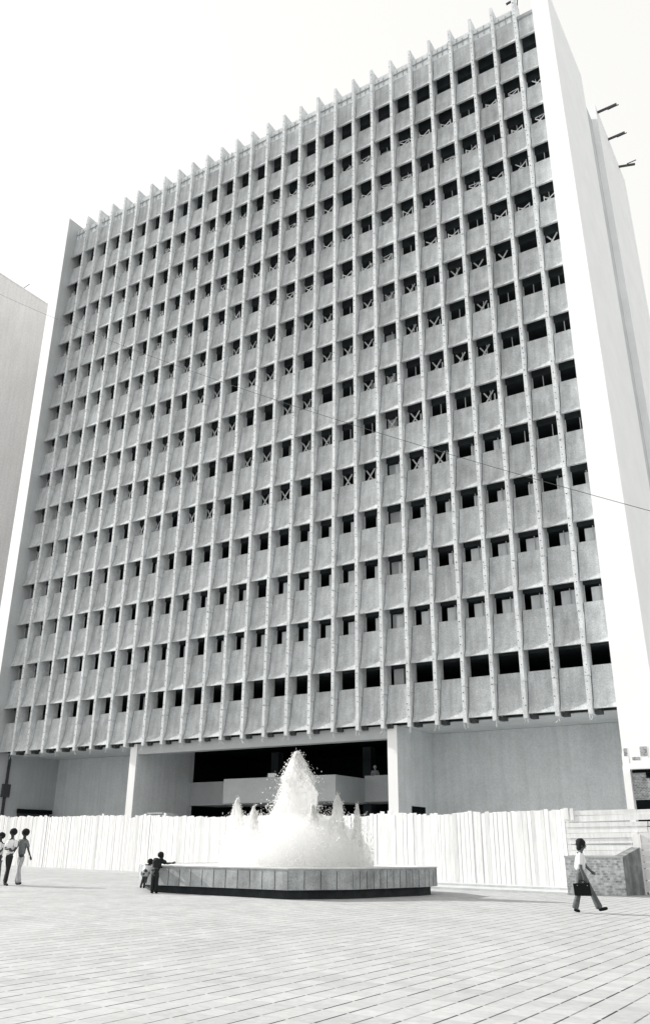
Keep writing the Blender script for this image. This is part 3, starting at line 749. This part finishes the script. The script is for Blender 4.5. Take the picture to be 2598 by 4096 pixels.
VIEW_RZ = -YAW       # local +x is screen right for a figure on the view axis
def person(loc, label, J, skinm, shirt, trousers, shoes, hair=.02, hairshape=None, face=(0, -1), shorts=False, scale=1.0, rz=None, longsleeve=False, flare=.0, belt=False, hairm=None, lean=0.0):
    """J: joint name -> (x right, y depth, z up)"""
    J = {k_: (v_[0] - lean * v_[2], v_[1], v_[2]) for k_, v_ in J.items()}
    root = thing('person', label, 'person', loc, VIEW_RZ if rz is None else rz); root.scale = (scale,) * 3
    V = lambda n: Vector(J[n])
    def P(v, r_): return (v.x, v.y, v.z, r_)
    pel, che, nek, hed = V('pelvis'), V('chest'), V('neck'), V('head')
    fd = Vector((face[0], face[1], 0)).normalized()
    ch = []
    ch.append(dict(pts=[P(pel, .105), P(pel.lerp(che, .5), .10), P(che, .115), P(nek, .052), P(nek.lerp(hed, .5), .06), P(hed - Vector((0, 0, .03)) + fd * .012, .078), P(hed + Vector((0, 0, .03)), .088), P(hed + Vector((0, 0, .085)) - fd * .01, .06)]))
    idx = {'pel': 0, 'che': 2}
    cnt = 8
    for s in ('l', 'r'):
        sh, el, wr, ha = V('sho_' + s), V('elb_' + s), V('wri_' + s), V('han_' + s)
        arm = [P(sh, .058), P(sh.lerp(el, .5), .047), P(el, .040), P(el.lerp(wr, .5), .036), P(wr, .026), P(wr.lerp(ha, .6), .030)]
        ch.append(dict(pts=arm, at=2)); palm = cnt + len(arm) - 1; cnt += len(arm)
        hd = (ha - wr).normalized(); side = hd.cross(Vector((0, 1, 0.2))).normalized()
        for q, ln in enumerate((.060, .072, .067, .052)):
            a_ = wr.lerp(ha, .8) + side * (q - 1.5) * .019; curl = J.get('curl_' + s, Vector((0, .02, 0)))
            f1 = a_ + hd * ln * .55; f2 = f1 + hd * ln * .35 + Vector(curl)
            ch.append(dict(pts=[P(a_, .010), P(f1, .009), P(f2, .007)], at=palm)); cnt += 3
        th_ = wr.lerp(ha, .35) - side * .03
        ch.append(dict(pts=[P(th_, .011), P(th_ + hd * .035 - side * .012, .009)], at=palm)); cnt += 2
    for s in ('l', 'r'):
        hp, kn, an, to = V('hip_' + s), V('kne_' + s), V('ank_' + s), V('toe_' + s)
        leg = [P(hp, .082), P(hp.lerp(kn, .5), .072), P(kn, .052), P(kn.lerp(an, .4), .052), P(an, .035), P(an.lerp(to, .5) - Vector((0, 0, .01)), .034), P(to, .026)]
        ch.append(dict(pts=leg, at=0)); cnt += len(leg)
    b = skin('body', ch, skinm, root)
    # nose and ears are part of the head; eyes small
    m = MB(); ell(m, hed + fd * .088 - Vector((0, 0, .01)), .014, .014, .022); ell(m, hed + fd * .07 - Vector((0, 0, .055)), .028, .02, .012)
    for sg in (-1, 1):
        sd_ = fd.cross(Vector((0, 0, 1))) * sg; ell(m, hed + sd_ * .088 - Vector((0, 0, .01)), .014, .018, .03)
    m.build('face_features', skinm, root, smooth=True)
    m = MB()
    for sg in (-1, 1):
        sd_ = fd.cross(Vector((0, 0, 1))) * sg; ell(m, hed + fd * .078 + sd_ * .032 + Vector((0, 0, .012)), .011, .008, .007, 8, 6)
    m.build('eyes', M['whitecloth'], root, smooth=True)
    # hair
    m = MB(); hs = hairshape or (.108 + hair, .108 + hair, .098 + hair)
    ell(m, hed + Vector((0, 0, .05)) - fd * .035, *hs)
    if hairshape: ell(m, hed + Vector((0, 0, -.045)) - fd * .075, .075, .095, .085)
    hm = m.build('hair', hairm or M['hair'], root, smooth=True)
    for v in hm.data.vertices:
        q = Vector(v.co); k_ = 1 + .05 * math.sin(q.x * 90 + q.z * 70) * math.cos(q.y * 80); c = hed + Vector((0, 0, .05)); v.co = c + (q - c) * k_
    # shirt
    ch = [dict(pts=[P(pel + Vector((0, 0, -.03)), .155), P(pel.lerp(che, .5), .142), P(che, .152), P(che.lerp(nek, .6), .09), P(che.lerp(nek, .92), .062)])]
    n_ = 5
    for s in ('l', 'r'):
        sh, el, wr = V('sho_' + s), V('elb_' + s), V('wri_' + s)
        a_ = [P(sh, .082), P(sh.lerp(el, .5), .075), P(sh.lerp(el, .85), .074)]
        if longsleeve: a_ += [P(el, .056), P(el.lerp(wr, .85), .044)]
        ch.append(dict(pts=a_, at=2)); n_ += len(a_)
    if shirt: skin('shirt', ch, shirt, root)
    # trousers
    ch = [dict(pts=[P(pel + Vector((0, 0, .04)), .128), P(pel - Vector((0, 0, .04)), .13)])]
    for s in ('l', 'r'):
        hp, kn, an = V('hip_' + s), V('kne_' + s), V('ank_' + s)
        if shorts: a_ = [P(hp, .095), P(hp.lerp(kn, .45), .095), P(hp.lerp(kn, .75), .10)]
        else: a_ = [P(hp, .098), P(hp.lerp(kn, .5), .088), P(kn, .068), P(kn.lerp(an, .6), .068 + flare * .5), P(kn.lerp(an, 1.03), .062 + flare)]
        ch.append(dict(pts=a_, at=1))
    skin('trousers', ch, trousers, root)
    if belt:
        m = MB(); c = pel + Vector((0, 0, .10)); pts = []
        for q in range(17):
            an_ = 2 * math.pi * q / 16; pts.append(c + Vector((math.cos(an_) * .135, math.sin(an_) * .12, 0)))
        m.tube(pts, .02, 5); m.build('belt', M['whitecloth'], root)
    for s in ('l', 'r'):
        an, to = V('ank_' + s), V('toe_' + s); d = (to - an)
        o = skin('shoe', [dict(pts=[P(an - d * .25 + Vector((0, 0, -.015)), .046), P(an.lerp(to, .5) - Vector((0, 0, .012)), .043), P(to + d * .1, .034)])], shoes, root)
    return root

# the man in the grey patterned shirt
s_ = .00141
def cv(px, py, cx, cy, s=s_, d=0.0): return ((px - cx) * s, d, (cy - py) * s)
cx_, cy_ = 560, 1712
q = lambda x, y, d=0.0: cv(x, y, cx_, cy_, s_ * .97, d)
J = dict(pelvis=q(485, 1010), chest=q(535, 700), neck=q(565, 590), head=q(575, 470),
         sho_l=q(440, 650, .02), elb_l=q(378, 800, -.05), wri_l=q(330, 905, -.10), han_l=q(296, 950, -.12),
         sho_r=q(635, 655, 0), elb_r=q(672, 850, -.03), wri_r=q(738, 1010, -.06), han_r=q(765, 1090, -.08),
         hip_l=q(445, 1080, .03), kne_l=q(420, 1330, .08), ank_l=q(335, 1650, .16), toe_l=q(395, 1690, .05),
         hip_r=q(510, 1080, -.02), kne_r=q(470, 1330, -.15), ank_r=q(500, 1660, -.22), toe_r=q(580, 1655, -.34))
person((26.20, -19.10, gz(26.2)), 'person in grey patterned shirt and pale flared trousers walking at left', J, M['skin'], M['greycloth'], M['palecloth'], M['leather'], hair=.035, flare=.02, face=(-.25, -1), lean=.115)
q = lambda x, y, d=0.0: cv(x, y, 180, 1712, s_ * .97, d)
J = dict(pelvis=q(160, 1010), chest=q(205, 720), neck=q(228, 590), head=q(238, 465),
         sho_l=q(110, 665, .02), elb_l=q(62, 850, -.06), wri_l=q(170, 845, -.17), han_l=q(240, 845, -.22),
         sho_r=q(300, 670, 0), elb_r=q(335, 850, -.08), wri_r=q(285, 895, -.2), han_r=q(240, 880, -.24),
         hip_l=q(115, 1080, .03), kne_l=q(100, 1330, .1), ank_l=q(-5, 1640, .2), toe_l=q(30, 1692, .08),
         hip_r=q(185, 1080, -.03), kne_r=q(165, 1350, -.14), ank_r=q(105, 1655, -.15), toe_r=q(190, 1692, -.25))
person((26.12, -19.62, gz(26.1)), 'person in pale open necked shirt and dark trousers with hands clasped', J, M['skin'], M['whitecloth'], M['darkcloth'], M['leather'], hair=.03, face=(-.2, -1), belt=True, lean=.125)
q = lambda x, y, d=0.0: cv(x, y, -60, 1712, s_ * .97, d)
J = dict(pelvis=q(-50, 1040), chest=q(-40, 780), neck=q(-20, 660), head=q(-8, 560),
         sho_l=q(-130, 740, .02), elb_l=q(-160, 880, -.06), wri_l=q(-150, 1020, -.1), han_l=q(-140, 1070, -.12),
         sho_r=q(40, 740, 0), elb_r=q(40, 860, -.05), wri_r=q(-20, 960, -.2), han_r=q(-50, 960, -.24),
         hip_l=q(-100, 1080, .03), kne_l=q(-110, 1330, .1), ank_l=q(-140, 1640, .2), toe_l=q(-100, 1692, .08),
         hip_r=q(-30, 1080, -.03), kne_r=q(0, 1350, -.14), ank_r=q(-20, 1655, -.15), toe_r=q(20, 1692, -.25))
person((25.62, -19.72, gz(25.6)), 'person in white shirt cut off by the left edge of the picture', J, M['skin'], M['whitecloth'], M['midcloth'], M['leather'], hair=.02, face=(-.2, -1), lean=.125)

# man with the briefcase
s2_ = .001505
q = lambda x, y, d=0.0: cv(x, y, 500, 1535, s2_, d)
J = dict(pelvis=q(420, 900), chest=q(425, 700), neck=q(435, 600), head=q(465, 510),
         sho_l=q(425, 655, -.16), elb_l=q(435, 850, -.19), wri_l=q(482, 1000, -.20), han_l=q(500, 1050, -.20),
         sho_r=q(440, 660, .14), elb_r=q(515, 830, .16), wri_r=q(600, 910, .15), han_r=q(645, 940, .14),
         hip_l=q(410, 950, -.08), kne_l=q(400, 1210, -.08), ank_l=q(330, 1480, -.08), toe_l=q(410, 1512, -.08),
         hip_r=q(440, 950, .07), kne_r=q(590, 1200, .08), ank_r=q(725, 1475, .08), toe_r=q(840, 1462, .08))
MP = (45.78, -18.1, 0.0)
rzm = math.atan2(CX - MP[0], -(CY - MP[1])) * 1.0
person(MP, 'person with bobbed dark hair in a white shirt striding right past the stone planter', J, M['skin2'], M['whitecloth'], M['midcloth'], M['leather'], hairshape=(.125, .12, .13), face=(1, -.1), rz=rzm, flare=.035, lean=-.08)
bc = thing('briefcase', 'black briefcase with carrying handle held by the striding person', 'briefcase', MP, rzm)
m = MB()
def Q(x, y, d): return cv(x, y, 500, 1535, s2_, d)
m.poly([Q(352, 1275, -.25), Q(622, 1278, -.25), Q(622, 1278, -.15), Q(352, 1275, -.15), Q(338, 1092, -.25), Q(604, 1075, -.25), Q(604, 1075, -.15), Q(338, 1092, -.15)],
       [(0, 3, 2, 1), (4, 5, 6, 7), (0, 1, 5, 4), (1, 2, 6, 5), (2, 3, 7, 6), (3, 0, 4, 7)])
bb = m.build('case', M['leather'], bc)
bv = bb.modifiers.new('b', 'BEVEL'); bv.width = .015; bv.segments = 3
m = MB(); m.tube([Q(430, 1086, -.20), Q(440, 1055, -.20), Q(480, 1045, -.20), Q(520, 1045, -.20), Q(535, 1082, -.20)], .010, 6); m.build('handle', M['leather'], bc)
m = MB()
for x in (400, 560): m.bar(Q(x, 1120, -.252), Q(x + 12, 1121, -.252), .03, .01)
m.build('clasp', M['frame'], bc)

# children leaning over the rim
q = lambda x, y, d=0.0: cv(x, y, 600, 1078, .00148, d)
J = dict(pelvis=q(610, 590, .05), chest=q(655, 450, .12), neck=q(695, 400, .15), head=q(716, 320, .16),
         sho_l=q(580, 400, .05), elb_l=q(630, 490, .22), wri_l=q(690, 545, .34), han_l=q(735, 548, .40),
         sho_r=q(745, 420, .14), elb_r=q(840, 470, .22), wri_r=q(930, 462, .34), han_r=q(988, 452, .40),
         hip_l=q(580, 640, 0), kne_l=q(565, 830, -.02), ank_l=q(552, 1035, -.02), toe_l=q(560, 1062, .10),
         hip_r=q(645, 640, .0), kne_r=q(648, 830, -.02), ank_r=q(645, 1035, -.02), toe_r=q(655, 1062, .10))
person((32.85, -19.58, gz(32.8)), 'boy in dark shirt and long trousers reaching over the fountain rim', J, M['skin'], M['darkcloth'], M['darkcloth'], M['leather'], hair=.0, face=(.5, .9), scale=.95, lean=.04)
q = lambda x, y, d=0.0: cv(x, y, 470, 905, .00142, d)
J = dict(pelvis=q(480, 560, .02), chest=q(535, 475, .1), neck=q(560, 435, .14), head=q(566, 385, .16),
         sho_l=q(510, 440, .0), elb_l=q(550, 500, .16), wri_l=q(590, 520, .28), han_l=q(610, 522, .33),
         sho_r=q(590, 455, .12), elb_r=q(620, 510, .24), wri_r=q(650, 520, .32), han_r=q(670, 520, .36),
         hip_l=q(450, 590, 0), kne_l=q(445, 710, -.02), ank_l=q(402, 860, -.02), toe_l=q(396, 898, .06),
         hip_r=q(505, 590, .0), kne_r=q(505, 710, -.02), ank_r=q(468, 865, -.02), toe_r=q(465, 902, .06))
person((32.30, -19.46, gz(32) + .14), 'small child in white shirt and pale shorts hanging over the rim beside the boy', J, M['skin'], M['whitecloth'], M['palecloth'], M['leather'], hair=-.01, face=(.5, .9), shorts=True, scale=.97)

# person on the balcony
J = dict(pelvis=(0, 0, .95), chest=(0, 0, 1.32), neck=(0, 0, 1.5), head=(0, -.02, 1.63),
         sho_l=(-.17, 0, 1.42), elb_l=(-.24, -.05, 1.15), wri_l=(-.15, -.25, 1.05), han_l=(-.08, -.32, 1.05),
         sho_r=(.17, 0, 1.42), elb_r=(.24, -.05, 1.15), wri_r=(.15, -.25, 1.05), han_r=(.08, -.32, 1.05),
         hip_l=(-.09, 0, .88), kne_l=(-.1, 0, .48), ank_l=(-.1, 0, .09), toe_l=(-.1, -.14, .04),
         hip_r=(.09, 0, .88), kne_r=(.1, 0, .48), ank_r=(.1, 0, .09), toe_r=(.1, -.14, .04))
person((26.3, 6.75, 4.40), 'dim figure standing behind the balcony wall under the porch', J, M['palecloth'], M['palecloth'], M['midcloth'], M['leather'], hair=.0, hairm=M['innerwall'])
BX = thing('white_box', 'small white box standing on the balcony wall left of the central jet', 'box', (21.42, 2.58, 5.345))
m = MB(); m.box(-.26, .26, -.07, .07, 0, .2); m.build('body', M['whitecloth'], BX)
m = MB(); m.box(-.28, .28, -.075, .075, .201, .23); m.build('lid', M['whitecloth'], BX)
m = MB(); m.box(-.38, -.29, -.06, .06, 0, .14); m.build('bracket', M['metal'], BX)
SB = thing('site_cabinet', 'pale grey site box just showing over the fence beside the left porch pier', 'cabinet', (15.1, -1.3, 0.15))
m = MB(); m.box(0, 1.55, 0, .9, 0, 3.02); m.build('body', M['balcony'], SB)
m = MB(); m.box(-.04, 1.2, -.05, .95, 3.021, 3.10); m.build('lid', M['cap'], SB)
